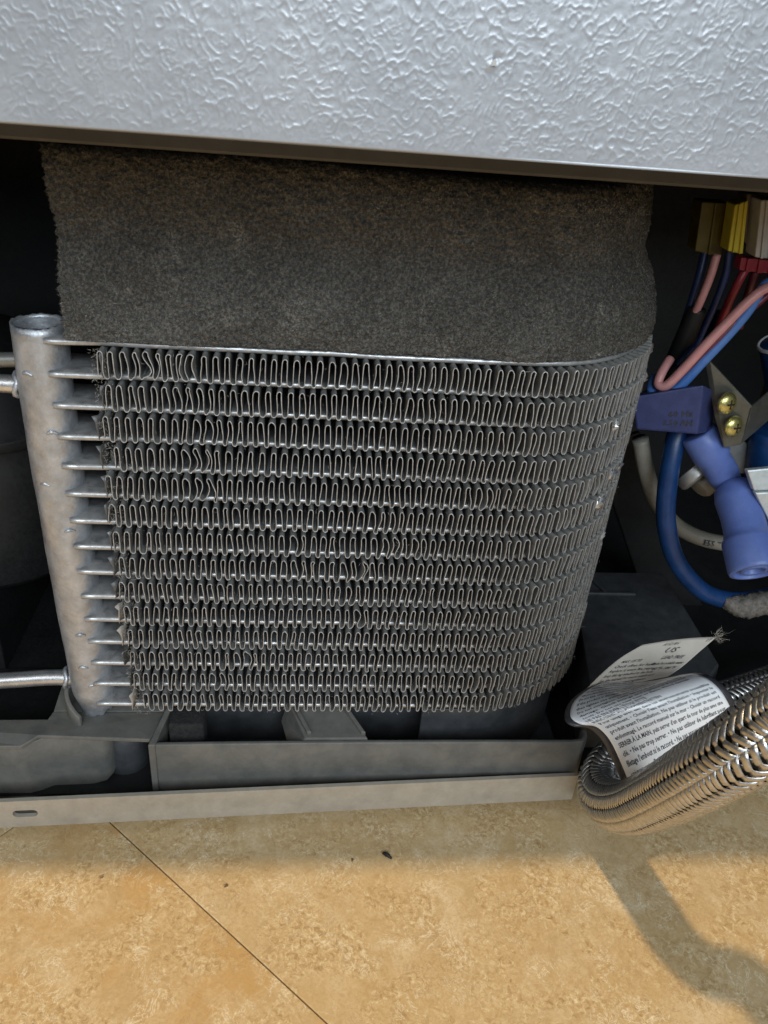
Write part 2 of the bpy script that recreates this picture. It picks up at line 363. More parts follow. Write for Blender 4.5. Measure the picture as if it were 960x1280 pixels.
# ------------------------------------------------------------------ condenser
cond = empty('condenser_coil', 'dusty aluminium fin coil with round header tube and curved right end', 'condenser')
XS, RB = 145.0, 51.0; ARC = RB*math.pi/2; SEND = XS+ARC+28
def pathpt(s, o):
    """s along the coil, o outward offset (towards the viewer); arrays -> x, y"""
    s = np.asarray(s, float); o = np.asarray(o, float)
    a = np.clip((s-XS)/RB, 0, math.pi/2); r = RB+o; tail = np.clip(s-XS-ARC, 0, None)
    return np.minimum(s, XS)+r*np.sin(a), RB-r*np.cos(a)+tail
DEPTH = 17.0; TT = 1.0
for n_ in range(15):
    z = -10.0*n_; prof = [(0, 0), (-.35, TT*.75), (-1.0, TT), (-DEPTH+1, TT), (-DEPTH, 0), (-DEPTH+1, -TT), (-1.0, -TT), (-.35, -TT*.75)]
    ss = np.concatenate([np.linspace(5.5, XS, 30), np.linspace(XS, XS+ARC, 30)[1:], [SEND]])
    wob = .12*np.interp(ss, np.linspace(0, SEND, 24), rng.normal(size=24))
    V = []; F = []; K = len(prof)
    for o, dz in prof:
        x, y = pathpt(ss, np.full(len(ss), o)); V.append(np.stack([x, y, z+dz+wob], -1))
    V = np.stack(V, 1).reshape(-1, 3)
    for i in range(len(ss)-1):
        for j in range(K):
            q = (j+1) % K; F.append((i*K+j, i*K+q, (i+1)*K+q, (i+1)*K+j))
    F.append(tuple(range(K)))
    mesh('flat_tube', V, F, M['flat'], cond)
# fin strips: one corrugated ribbon per row
P2 = 3.28/2
damage = [(0, 34, 5, 1.5), (0, 45, 4, -1.4), (1, 44, 9, .8), (2, 52, 6, .8), (3, 47, 4, 1.8), (4, 48, 4, 1.6), (0, 112, 22, .4), (1, 120, 18, .5), (2, 140, 16, .5),
          (6, 112, 8, 1.1), (7, 98, 5, 1.5), (5, 107, 5, .7), (8, 98, 4, .8), (9, 99, 4, .8), (4, 138, 6, .7), (5, 168, 6, .8), (4, 178, 6, 1.1), (7, 78, 3, 1.1), (6, 78, 3, .9),
          (11, 60, 4, 1.2), (12, 52, 4, .9), (13, 45, 12, .5), (13, 110, 14, .5), (12, 150, 10, .5), (8, 192, 14, .9), (9, 196, 14, .9), (10, 194, 16, 1.0), (11, 188, 14, .9), (12, 184, 14, .8), (3, 190, 10, 1.0), (2, 178, 5, .8), (0, 205, 10, .9), (1, 200, 8, .7)]
for row in range(14):
    ztop, zbot = -10.0*row-TT+.15, -10.0*(row+1)+TT-.15
    s0 = 21.5+rng.uniform(-1.2, 1.2)-(1.5 if 3 < row < 12 else 0)+(2.5 if row == 13 else 0)
    nl = int((SEND-4-s0)/P2); r = P2/2*.98
    base, off, zz = [], [], []
    cum = np.cumsum(rng.normal(size=nl+2)*.09); cum -= np.linspace(0, cum[-1], nl+2)
    sm = np.interp(np.arange(nl+2), np.linspace(0, nl+2, 30), rng.normal(size=30)*.40)
    for j in range(nl):
        s = s0+j*P2+cum[j]; up = (j % 2 == 0)
        dm = sum(a*math.exp(-((s-sc)/wd)**2) for (rw, sc, wd, a) in damage if rw == row)
        lean = sm[j]*.7+(.35 if s > 110 else 0)*min(1, (s-110)/60)
        b1 = rng.normal()*.12+dm*rng.uniform(.45, 1.1); b2 = rng.normal()*.08+dm*rng.normal()*.25
        jit = rng.normal()*.09; pin = .16*r
        for t in np.linspace(.14, .86, 6):
            h = t if up else 1-t
            base.append(s+(pin if up else -pin)*(1-2*h)*0); zz.append(zbot+(ztop-zbot)*h)
            off.append(jit+lean*(h-.5)*1.5+b1*math.sin(math.pi*h)*1.2+b2*math.sin(2*math.pi*h)+(1 if up else -1)*.20*(0.5-h)*-1)
        rr_ = (ztop-zbot)*.14; l0 = off[-1]; nxt = P2+cum[j+1]-cum[j]
        for q in np.linspace(0, 1, 6)[1:-1]:
            a = math.pi*q
            base.append(s+nxt*(1-math.cos(a))/2); off.append(l0*(1-q)); zz.append((ztop-rr_+rr_*math.sin(a)) if up else (zbot+rr_-rr_*math.sin(a)))
    base, off, zz = map(np.array, (base, off, zz)); npt = len(base)
    sag = np.interp(np.arange(npt), np.linspace(0, npt, 90), rng.normal(size=90)*.16)
    mang = np.zeros(npt)
    for (rw, sc, wd, a) in damage:
        if rw == row and abs(a) > .75: mang += abs(a)*.55*np.exp(-((base-sc)/(wd*.6))**2)
    stations = [(-3.6, 1.0), (-3.0, .98), (-1.6, .8), (.6, .45), (5.0, .1), (13.0, 0.0)]
    layers = []
    s_f = base+off
    for side in (1, -1):
        for (dp, wgt) in stations:
            s_ = base+off*wgt
            tx, tz = np.gradient(s_), np.gradient(zz); ln = np.hypot(tx, tz)+1e-9
            th = .125*(1.0 if dp < -1 else .6)
            s2 = s_+side*th*-tz/ln; z2 = zz+side*th*tx/ln
            o = -dp-(mang*.8+0)*np.clip(wgt, 0, 1)+sag*wgt
            z2 = z2+(.25*mang*wgt)
            z2 = np.where((dp > -.2), np.clip(z2, zbot-.1, ztop+.1), z2)
            x, y = pathpt(s2, o); layers.append(np.stack([x, y, z2+.3*wgt*(dp < -1)*0], -1))
    L = len(stations); order = [layers[i] for i in range(L-1, -1, -1)]+[layers[L+i] for i in range(L)]
    V = np.stack(order, 1).reshape(-1, 3); W = 2*L
    a = np.arange(npt-1)[:, None]*W+np.arange(W-1)[None]
    F = np.stack([a, a+1, a+1+W, a+W], -1).reshape(-1, 4)
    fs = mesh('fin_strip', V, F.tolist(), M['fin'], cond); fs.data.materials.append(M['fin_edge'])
    fs.data.materials.append(M['fin_lit_dust']); mi = np.zeros((npt-1, W-1), np.int32); mi[:, L-4:L-1] = 2; mi[:, L-1] = 1; fs.data.polygons.foreach_set('material_index', mi.ravel())

# header tube
HX, HY, HR = 2.2, 8.0, 7.8
seg, Ls = 40, np.linspace(3.0, -148.5, 70)
V = []; F = []
for i, z in enumerate(Ls):
    sq = np.clip((-139-z)/9.5, 0, 1)
    for j in range(seg):
        a = 2*math.pi*j/seg
        bump = 1+.012*math.sin(3*a+z*.09)+.010*math.sin(5*a-z*.21)+rng.normal()*.003
        rx = HR*bump*(1-.22*sq); ry = HR*bump*(1-.45*sq)
        zz_ = z+(rng.normal()*.25 if i == 0 else 0)+(rng.normal()*.9+1.5*math.cos(a*2+.6) if i == len(Ls)-1 else 0)
        V.append((HX+rx*math.cos(a)+sq*.4+.6*math.sin(z*.03), HY+ry*math.sin(a), zz_))
nin = len(V)
inner = [(HR-1.0, 3.0), (HR-1.05, 2.0), (HR-1.1, -30), (HR-1.1, -100)]
for i in range(len(Ls)-1):
    for j in range(seg):
        q = (j+1) % seg; F.append((i*seg+j, (i+1)*seg+j, (i+1)*seg+q, i*seg+q))
for r_, z in inner:
    for j in range(seg):
        a = 2*math.pi*j/seg; V.append((HX+r_*math.cos(a)+.6*math.sin(z*.03), HY+r_*math.sin(a), z+rng.normal()*.08))
for i in range(len(inner)):
    for j in range(seg):
        q = (j+1) % seg
        A = (j, q) if i == 0 else (nin+(i-1)*seg+j, nin+(i-1)*seg+q)
        F.append((A[0], A[1], nin+i*seg+q, nin+i*seg+j))
F.append(tuple(nin+(len(inner)-1)*seg+j for j in range(seg)))
mesh('header_tube', V, F, M['header'], cond)
def pipe_with_weld(name, pts, r, weldx, weldz):
    o = tube(name, pts, r, M['pipe'], cond, 20)
    a = np.linspace(0, 2*math.pi, 22); ring = np.stack([weldx+.5*np.sin(a*3), np.full(22, 9.5)+(r+.7)*np.cos(a), weldz+(r+.7)*np.sin(a)], -1)
    tube('weld', ring[:-1].tolist()+[ring[0].tolist()], .85, M['header'], o, 8, 3, rough=.08)
pipe_with_weld('inlet_pipe', [(-60, 12, -15.5), (-30, 10, -16.8), (-13, 9.5, -17.3), (-3, 9.5, -17.4)], 2.8, -6.6, -17.4)
pipe_with_weld('outlet_pipe', [(-75, 14, -142), (-48, 11, -139.6), (-28, 9.8, -137), (-14, 9.5, -135.3), (-3, 9.5, -135)], 3.0, -6.8, -135)
# braze beads on the header and crumpled flaps where the fins start
for (zb, ab) in [(-10.5, -1.9), (-47, -1.9), (-107, -1.4), (-122, -1.5), (-131, -1.2), (-29, -1.3), (-64, -1.2)]:
    c = np.array([HX+HR*math.cos(ab), HY+HR*math.sin(ab), zb]); t_ = np.array([-math.sin(ab), math.cos(ab), 0])
    tube('braze_bead', [c-t_*1.8, c-t_*.4+[0, 0, .5], c+t_*1.5+[0, 0, -.2]], [.3, .7, .25], M['header'], cond, 8, 5, rough=.1)
for row in range(14):
    zt = -10*row-1.2; s = 20.0+rng.uniform(-1, .6)+(1.5 if row < 2 else -1.2)
    ou = rng.uniform(.6, 2.2)
    g = []
    for i in range(5):
        t = i/4
        for kx, (ds, o) in enumerate([(1.6, -3.0), (.9, .2), (.5-.6*t*rng.uniform(.0, 1), 2.2+ou*.5*math.sin(t*3)), (.4-1.5*(1-t)**2*rng.uniform(.0, 1), 3.0+ou*.4)]):
            x, y = pathpt(s+ds+rng.normal()*.15, o); g.append((float(x), float(y), zt-7.2*t+rng.normal()*.35))
    f = [(i*4+j, i*4+j+1, (i+1)*4+j+1, (i+1)*4+j) for i in range(4) for j in range(3)]
    o = mesh('fin_end_flap', g, f, M['clay'] if row in (13, 9, 10) else M['fin'], cond)
    so = o.modifiers.new('solid', 'SOLIDIFY'); so.thickness = .25*MM
# foil crushed flat on the bend
for (row, s, wd, hh) in [(0, 208, 6, 7), (2, 182, 2.4, 5), (4, 189, 7, 5.5), (5, 184, 5, 6), (4, 196, 4, 6), (7, 196, 3, 5), (1, 205, 3, 5)]:
    nu, nv = 9, 9; g = []
    fz = fnoise((nv, nu), .08, .5, 100+row*7+int(s))
    for i in range(nv):
        for j in range(nu):
            rr_ = math.hypot((i/(nv-1)-.5)*2, (j/(nu-1)-.5)*2)
            x, y = pathpt(s+wd*(j/(nu-1)-.5)+.5*fz[i, j], 3.9+.55*fz[i, j]-2.8*rr_**3); g.append((float(x), float(y), -10*row-1.2-hh*i/(nv-1)+.25*fz[j % nv, i % nu]+(j-4)*.28))
    o = mesh('crushed_fin', g, [(i*nu+j, i*nu+j+1, (i+1)*nu+j+1, (i+1)*nu+j) for i in range(nv-1) for j in range(nu-1)], M['fin_edge'] if s < 145 or row in (7, 1) else M['pipe'], cond, smooth=True)
    so = o.modifiers.new('solid', 'SOLIDIFY'); so.thickness = .2*MM
# lint caught on the fins
V = []; F = []
def fibre(c, d, ln, wd):
    i = len(V); d = d/np.linalg.norm(d); sd = np.cross(d, rng.normal(size=3)); sd /= np.linalg.norm(sd)
    mid = c+d*ln*.5+rng.normal(size=3)*ln*.22; V.extend([c-sd*wd, c+sd*wd, mid+sd*wd*.8, mid-sd*wd*.8, c+d*ln+rng.normal(size=3)*ln*.2])
    F.extend([(i, i+1, i+2, i+3), (i+3, i+2, i+4)])
for k_ in range(3600):
    row = rng.integers(0, 14)
    if k_ < 1700: s = 19+abs(rng.normal())*2.6
    elif k_ < 2400: s = rng.uniform(22, 235); row = 13 if rng.random() < .6 else row
    else: s = rng.uniform(22, 235)
    x, y = pathpt(s, 4.1*rng.random()+.2); z = -10*(row+1)+rng.random()*10-(.6 if row == 13 else 0)
    fibre(np.array([float(x), float(y), z]), rng.normal(size=3)+[0, -.4, -.2], rng.uniform(.4, 1.5), .05)
tag(mesh('lint', V, F, M['lint'], cond, smooth=False), kind='stuff')

# ------------------------------------------------------------------ foam seal on top of the coil
fo = empty('foam_seal', 'dusty dark grey foam block wedged between coil top and cabinet rail', 'foam')
sst = np.linspace(12.0, XS+ARC*.98, 520); zst = np.linspace(1.4, 52.0, 132)
SS, ZZ = np.meshgrid(sst, zst)
hz = (ZZ-1.4)/50.6
O = -.2+2.3*np.exp(-((hz-.12)/.22)**2)-2.6*np.exp(-((hz-.56)/.15)**2)+.8*np.exp(-((hz-.9)/.12)**2)+.45*fnoise(SS.shape, 0, .02, 11)
O += .20*fnoise(SS.shape, .16, .5, 12)+.20*fnoise(SS.shape, .04, .16, 13)
O -= 2.2*np.clip((hz-.955)/.045, 0, 1)**2
S2 = SS.copy(); lf = np.clip(1-(SS-12)/6, 0, 1)
S2 += lf*(.22*fnoise((132, 520), .02, .4, 14)[:, :1])-lf*1.2*(hz-.5)*0
# right end narrows a little towards the top as it is squeezed round the bend
x, y = pathpt(S2, O); x = x-np.clip((x-150)/50, 0, 1)*hz**1.6*13.0
ztop_ = ZZ+.5*fnoise((132, 520), 0, .01, 15)*hz*0 - np.clip((SS-70)/60, 0, 1)*np.clip(1-(SS-150)/30, 0, 1)*hz*1.6
V = np.stack([x, y, ztop_], -1); nz_, nx_ = SS.shape
ii = np.arange(nz_*nx_).reshape(nz_, nx_); F = np.stack([ii[:-1, :-1], ii[:-1, 1:], ii[1:, 1:], ii[1:, :-1]], -1).reshape(-1, 4).tolist()
Vl = V.reshape(-1, 3).tolist()
xb, yb = pathpt(sst, np.full(len(sst), -20.0))
def addrow(pts):
    i0 = len(Vl); Vl.extend(pts); return np.arange(i0, i0+len(pts))
tb = addrow([(a, b, 52.0) for a, b in zip(xb, yb)]); bb = addrow([(a, b, 1.4) for a, b in zip(xb, yb)])
F += np.stack([ii[-1][:-1], ii[-1][1:], tb[1:], tb[:-1]], -1).tolist(); F += np.stack([bb[:-1], bb[1:], ii[0][1:], ii[0][:-1]], -1).tolist()
lb = addrow([(12.0+rng.normal()*.2, 20.0, z) for z in zst]); F += np.stack([ii[:-1, 0], ii[1:, 0], lb[1:], lb[:-1]], -1).tolist()
mesh('block', Vl, F, M['foam'], fo)
V = []; F = []
Pv = np.stack([x, y, ztop_], -1)
for k_ in range(7000):
    i = rng.integers(1, 130); j = int(rng.integers(0, 519)) if k_ > 1300 else int(abs(rng.normal())*3)
    if 1300 < k_ < 2000: j = int(np.clip(400+rng.normal()*30, 0, 519))
    fibre(Pv[i, j], np.array([-.6 if j < 12 else 0, -1, .2])+rng.normal(size=3)*.6, rng.uniform(.25, .7), .035)
tag(mesh('fuzz', V, F, M['fuzz'], fo, smooth=False), kind='stuff')
V = []; F = []
for (jc, ic, js, is_, cnt) in ((372, 113, 26, 5, 620), (240, 116, 14, 6, 160), (215, 108, 8, 6, 90), (400, 60, 60, 30, 160), (30, 20, 22, 14, 260), (260, 60, 160, 40, 260)):
    for k_ in range(cnt):
        i = int(np.clip(ic+rng.normal()*is_, 1, 129)); j = int(np.clip(jc+rng.normal()*js, 1, 518))
        fibre(Pv[i, j]+np.array([0, -.1, 0]), np.array([0, -.5, 0])+rng.normal(size=3), rng.uniform(.3, .9), .06)
tag(mesh('dust', V, F, M['lint'], fo, smooth=False), kind='stuff')

# ------------------------------------------------------------------ base pan
pan = empty('base_pan', 'moulded grey plastic base pan under the coil with stepped front wall', 'base pan')
def wall(name, pts, z0, z1, th, mat, bev=.5, par=None):
    """vertical wall along a plan polyline"""
    pts = np.asarray(pts, float); d = np.gradient(pts, axis=0); nrm = np.stack([-d[:, 1], d[:, 0]], -1); nrm /= np.linalg.norm(nrm, axis=1)[:, None]
    a, b = pts, pts+nrm*th; nP = len(pts)
    z0a = np.broadcast_to(z0, nP); z1a = np.broadcast_to(z1, nP)
    V = [(*p, z) for p, z in zip(a, z0a)]+[(*p, z) for p, z in zip(a, z1a)]+[(*p, z) for p, z in zip(b, z0a)]+[(*p, z) for p, z in zip(b, z1a)]
    F = []
    for i in range(nP-1):
        A, B, C_, D = i, i+nP, i+2*nP, i+3*nP
        F += [(A, A+1, B+1, B), (C_+1, C_, D, D+1), (B, B+1, D+1, D), (A+1, A, C_, C_+1)]
    F += [(0, nP, 3*nP, 2*nP), (nP-1, 3*nP-1, 4*nP-1, 2*nP-1)]
    o = mesh(name, V, F, mat, par or pan, smooth=True)
    if bev: bevel(o, bev, 2, 40)
    return o
wall('front_wall', [(26.4, -10.2), (60, -9.6), (106, -9.0), (150, -8.8), (186, -8.8), (191, -8.2), (193.5, -5.5), (194, -2)], -181, -150, 1.8, M['pan'])
hull8('end_wall', [(25.2, -11.2, -181), (27.4, -11.2, -181), (27.4, 12, -181), (25.2, 12, -181)], [(25.0, -10.6, -149.6), (27.6, -10.6, -149.6), (31.5, 6, -146.5), (29.5, 6, -146.5)], M['pan'], pan, .4)
# left shelf in front of the header, with its step
hull8('shelf', [(-90, -10.6, -152), (-20, -10.6, -152), (-15, -6.8, -150.4), (25.3, -8.2, -150.8), (31, 6, -151), (-13, 6, -151), (-14, 2, -151), (-90, 2, -152)],
      [(-90, -10.6, -150.2), (-20, -10.6, -150.2), (-14.5, -6.8, -148.8), (25.3, -8.2, -149.1), (31, 6, -149.3), (-13, 6, -149.3), (-14, 2, -149.3), (-90, 2, -150.4)], M['pan'], pan, .35)
wall('left_wall', [(-90, -9.0), (-21, -9.0), (-17, -7.6), (-13, -5.4), (0, -4.8), (6.5, -4.2), (9, -2.0), (10, 2)], [-181, -181, -179, -178, -178, -176, -174, -172], -151.2, 1.8, M['pan'], .5)
# cradle round the foot of the header
th = np.linspace(math.radians(140), math.radians(250), 12)
cz = -137.0-8.0*np.linspace(0, 1, 12)**2
wall('cradle', [(HX+.4+10.6*math.cos(a), HY+10.6*math.sin(a)) for a in th], -152, cz, 1.6, M['pan'], .4)
hull8('cradle_floor', [(-13, 6.2, -152), (31, 6.3, -152), (31, 24, -152), (-13, 24, -152)], [(-13, 6.2, -149.4), (31, 6.3, -149.4), (31, 24, -147.2), (-13, 24, -147.2)], M['pan'], pan, .3)
# dark rounded recess seen under the shelf
tube('recess_duct', [(12, 9, -185), (12, 9, -164), (13, 22, -157)], 9.0, M['pan_dark'], pan, 24)
# trough and rear wall under the coil
box('floor_plate', (-140, -9.5, -178.2), (27, 60, -177), M['black'], pan)
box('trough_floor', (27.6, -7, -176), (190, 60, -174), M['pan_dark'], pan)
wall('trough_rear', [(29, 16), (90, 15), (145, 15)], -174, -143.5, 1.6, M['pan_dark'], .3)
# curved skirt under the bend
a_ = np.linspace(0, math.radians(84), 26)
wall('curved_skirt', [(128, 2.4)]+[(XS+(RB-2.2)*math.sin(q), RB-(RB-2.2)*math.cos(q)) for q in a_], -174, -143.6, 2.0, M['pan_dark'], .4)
# ramp bracket
br = hull8('ramp', [(77, -7.6, -157), (107.5, -7.4, -157), (99, 9, -157), (73, 9, -157)], [(83, -7.6, -149.2), (106.4, -7.4, -149.2), (97, 9, -145.6), (75.5, 9, -145.6)], M['pan'], pan, .4)
for xa, xb_ in ((84.2, 76.6), (104.8, 95.6)):
    hull8('rib', [(xa-.9, -6.0, -150.2), (xa+.9, -6.0, -150.2), (xb_+.9, 8.6, -146), (xb_-.9, 8.6, -146)], [(xa-.8, -6.0, -147.4), (xa+.8, -6.0, -147.4), (xb_+.8, 8.6, -143.4), (xb_-.8, 8.6, -143.4)], M['pan'], pan, .3)
# raised duct on the right
hull8('raised_duct', [(205, 93, -176), (262, 94, -176), (262, 25, -176), (250, 12, -176), (199, 12, -176), (205.5, 50, -176)][::-1],
      [(205, 93, -140), (260, 94, -140), (259, 26, -140), (248, 14.5, -142), (199, 14.5, -142), (204.5, 50, -140)][::-1], M['pan_dark'], pan, 1.0)
box('duct_ledge', (208, 73, -139.9), (238, 74.6, -138.2), M['pan_dark'], pan, .4)
hull8('duct_ledge', [(223, 74.8, -139.9), (225, 74.8, -139.9), (220, 90, -139.9), (218, 90, -139.9)], [(223, 74.8, -138.8), (225, 74.8, -138.8), (220, 90, -138.8), (218, 90, -138.8)], M['pan_dark'], pan, .3)
fb = box('foam_plug', (31.5, -4, -174), (44.5, 6, -146), M['plug']); bevel(fb, 1.2, 3)
tag(fb, 'small black foam plug standing in the pan beside the shelf', 'foam plug')

# ------------------------------------------------------------------ metal rail in front of the pan (with slot)
rail = empty('metal_rail', 'flat beige metal rail with an oval slot along the pan front', 'rail')
def rail_map(p):
    x, d, z = p; t = (x+60)/252.0
    return np.array([x, -23.4+11.4*t+d, z+1.6*t])
slot_c = (-18.6, -173.4); RZ0, RZ1 = -180.6, -166.6
def capsule(n, hw, r):
    o = []
    for i in range(n):
        a = 2*math.pi*(i+.5)/n; o.append(((hw if math.cos(a) > 0 else -hw)+r*math.cos(a), r*math.sin(a)))
    return o
nS = 32; cap = capsule(nS, 2.6, 1.8)
V = []; F = []
out = []
for (cx_, cz_) in cap:
    a = math.atan2(cz_*2.2, cx_); tx = 11/max(abs(math.cos(a)), 1e-6); tz = 7/max(abs(math.sin(a)), 1e-6); t = min(tx, tz); out.append([t*math.cos(a), t*math.sin(a)])
for crn in ((11, 7), (-11, 7), (-11, -7), (11, -7)):
    k_ = min(range(nS), key=lambda i: (out[i][0]-crn[0])**2+(out[i][1]-crn[1])**2); out[k_] = list(crn)
czm = (RZ0+RZ1)/2
for d in (0.0, 1.6):
    V += [rail_map((-19+a, d, czm+b)) for a, b in out]; V += [rail_map((slot_c[0]+a, d, slot_c[1]+b)) for a, b in cap]
for i in range(nS):
    j = (i+1) % nS
    F += [(i, j, nS+j, nS+i), (2*nS+j, 2*nS+i, 3*nS+i, 3*nS+j), (nS+i, nS+j, 3*nS+j, 3*nS+i), (j, i, 2*nS+i, 2*nS+j)]
k0 = len(V)
for d in (0.0, 1.6):
    for xx in (-160, -30, -8, 191): V += [rail_map((xx, d, RZ0)), rail_map((xx, d, RZ1))]
q_ = lambda d, i, t: k0+8*d+2*i+t
for i in (0, 2):
    F += [(q_(0, i, 0), q_(0, i+1, 0), q_(0, i+1, 1), q_(0, i, 1)), (q_(1, i+1, 0), q_(1, i, 0), q_(1, i, 1), q_(1, i+1, 1)),
          (q_(0, i, 1), q_(0, i+1, 1), q_(1, i+1, 1), q_(1, i, 1)), (q_(0, i+1, 0), q_(0, i, 0), q_(1, i, 0), q_(1, i+1, 0))]
F += [(q_(0, 3, 0), q_(1, 3, 0), q_(1, 3, 1), q_(0, 3, 1))]
mesh('face', V, F, M['rail'], rail, smooth=False)
box('bottom_flange', (-160, 1.62, RZ0), (190.9, 10, RZ0+1.2), M['rail'], rail, warp=rail_map)
box('foot', (-60, 4, FZ), (-48, 13, RZ0-.05), M['black'], rail); box('foot', (150, 4, FZ), (162, 13, RZ0+1.4), M['black'], rail)

# ------------------------------------------------------------------ braided hose
hose = empty('braided_hose', 'braided stainless steel water hose looping in front of the rail end', 'hose')
hp = [atd(1330, 770, 380), atd(1120, 815, 362), atd(1030, 838, 350), atd(955, 863, 338), atd(885, 888, 328), atd(825, 914, 322), atd(784, 938, 320), atd(758, 962, 317), atd(750, 987, 309), atd(765, 1006, 295), atd(795, 1008, 271),
      atd(830, 993, 243), atd(866, 973, 219), atd(905, 950, 203), atd(945, 925, 192), atd(1000, 885, 184)]
e_ = hp[-1]; hp += [e_+[0, -12, 17], e_+[1, -28, 36], e_+[6, -44, 54], e_+[22, -54, 68], e_+[55, -50, 74], e_+[105, -20, 68], e_+[150, 40, 54]]
path = spline(hp, 14)
sL = np.concatenate([[0], np.cumsum(np.linalg.norm(np.diff(path, axis=0), axis=1))]); TL = sL[-1]
HRad = 8.6
NS = int(TL/1.0); sq_ = np.linspace(0, TL, NS); path = np.stack([np.interp(sq_, sL, path[:, i]) for i in range(3)], -1)
for _ in range(45): path[1:-1] = (path[:-2]+2*path[1:-1]+path[2:])/4
tube('liner', path[::3].tolist(), HRad-1.0, M['black'], hose, 20, 2)
T, U, Vv = frames(path)
NB, LEAD = 12, 31.0; kk = 2*math.pi/LEAD
sf = np.arange(0, TL, .32)
Pf = np.stack([np.interp(sf, sq_, path[:, i]) for i in range(3)], -1); Uf = np.stack([np.interp(sf, sq_, U[:, i]) for i in range(3)], -1); Vf = np.stack([np.interp(sf, sq_, Vv[:, i]) for i in range(3)], -1)
Tf = np.stack([np.interp(sf, sq_, T[:, i]) for i in range(3)], -1)
HW = .93
for fam in (1, -1):
    for i in range(NB):
        thA = 2*math.pi*i/NB+fam*kk*sf
        other = NB/(2*math.pi)*(thA+fam*kk*sf)
        own = float(i)
        ph = np.sin(2*np.pi*((own+other) if fam == 1 else (other+own))/4+math.pi/4*0)
        rad = HRad+fam*.62*np.tanh(3.0*ph)+rng.normal()*.04
        prof = [(-1.0, -.30), (-.78, -.02), (0, .07), (.78, -.02), (1.0, -.30)]
        # strip side direction on the cylinder surface
        ang = math.atan(HRad*kk)
        cross = []
        for (wv, hv) in prof:
            dth = wv*HW*math.cos(ang)/HRad*fam; ds = -wv*HW*math.sin(ang)
            t_ = thA+dth; rr_ = rad+hv
            cross.append(Pf+Tf*ds+rr_[:, None]*(np.cos(t_)[:, None]*Uf+np.sin(t_)[:, None]*Vf))
        Vx = np.stack(cross, 1).reshape(-1, 3); W = 5; n1 = len(sf)
        a = np.arange(n1-1)[:, None]*W+np.arange(W-1)[None]
        F = np.stack([a, a+1, a+1+W, a+W], -1).reshape(-1, 4)
        uv = np.stack([np.repeat(sf, W), np.tile([0, .2, .5, .8, 1.0], n1)], 1)
        mesh('braid_strand', Vx, F.tolist(), M['braid'], hose, uv=uv)
V = []; F = []
for q in (0.0,):
    for k_ in range(26):
        i = rng.integers(60, 130); a = rng.random()*6.28
        fibre(path[i]+(HRad)*(math.cos(a)*U[i]+math.sin(a)*Vv[i]), rng.normal(size=3)+[0, 0, .6], rng.uniform(1.5, 4), .06)
tag(mesh('stray_wires', V, F, M['lint'], hose, smooth=False), kind='stuff')

# ------------------------------------------------------------------ printed label wrapped round the hose
lab = empty('hose_label', 'glossy white printed label folded over the braided hose', 'label')
Lp = [(789, 985, 262), (775, 951, 257), (762, 925, 253), (746, 909, 251), (725, 905, 250), (713, 895, 253), (718, 876, 262), (738, 860, 272), (760, 851, 280)]
Rp = [(925, 907, 262), (914, 886, 258), (904, 868, 256), (893, 855, 257), (880, 846, 260), (864, 842, 265), (848, 844, 271), (838, 848, 276), (831, 852, 282)]
Lc = spline([atd(p[0], p[1], p[2]+11) for p in Lp], 8); Rc = spline([atd(p[0], p[1], p[2]+11) for p in Rp], 8)
NV = len(Lc); NU = 40
sag = lambda u_, v_: 1.6*math.sin(math.pi*u_)*math.sin(math.pi*min(1, v_*1.1))
grid = np.zeros((NV, NU, 3))
for i in range(NV):
    for j in range(NU):
        u_ = j/(NU-1); v_ = i/(NV-1)
        p = Lc[i]*(1-u_)+Rc[i]*u_
        bul = 2.0*math.sin(math.pi*u_)*math.sin(math.pi*v_)-2.6*math.exp(-((u_-.55)/.22)**2)*math.exp(-((v_-.78)/.12)**2)
        grid[i, j] = p-AF*0+np.array([0, -.35, .9])*bul
def surf_normals(g):
    du = np.gradient(g, axis=1); dv = np.gradient(g, axis=0); n_ = np.cross(du, dv); n_ /= np.linalg.norm(n_, axis=2)[..., None]+1e-9
    return n_
def sheet_part(name, g, mat, parent, th=.22, back=None):
    nv, nu = g.shape[:2]; ii = np.arange(nv*nu).reshape(nv, nu)
    F = np.stack([ii[:-1, :-1], ii[:-1, 1:], ii[1:, 1:], ii[1:, :-1]], -1).reshape(-1, 4)
    o = mesh(name, g.reshape(-1, 3), F.tolist(), mat, parent)
    s_ = o.modifiers.new('solid', 'SOLIDIFY'); s_.thickness = th*MM; s_.offset = -1
    if back: o.data.materials.append(back); s_.material_offset_rim = 1; s_.material_offset = 1
    return o
nrm = surf_normals(grid)
if (nrm[NV//3, NU//2]@(CAM-grid[NV//3, NU//2])) < 0: nrm = -nrm; flip = True
else: flip = False
front = sheet_part('front_panel', grid if not flip else grid[:, ::-1], M['paper'], lab, .22, M['paper_edge'])
# clear laminate margin seen as a dark rim along the side edges
rim = grid.copy(); rim_c = grid.mean(axis=1, keepdims=True); rim = rim+(rim-rim_c)/np.linalg.norm(rim-rim_c, axis=2)[..., None]*np.linspace(1, 1, NU)[None, :, None]*2.2*(np.abs(np.linspace(-1, 1, NU))**6)[None, :, None]-nrm*.32
sheet_part('laminate', rim if not flip else rim[:, ::-1], M['paper_edge'], lab, .1)
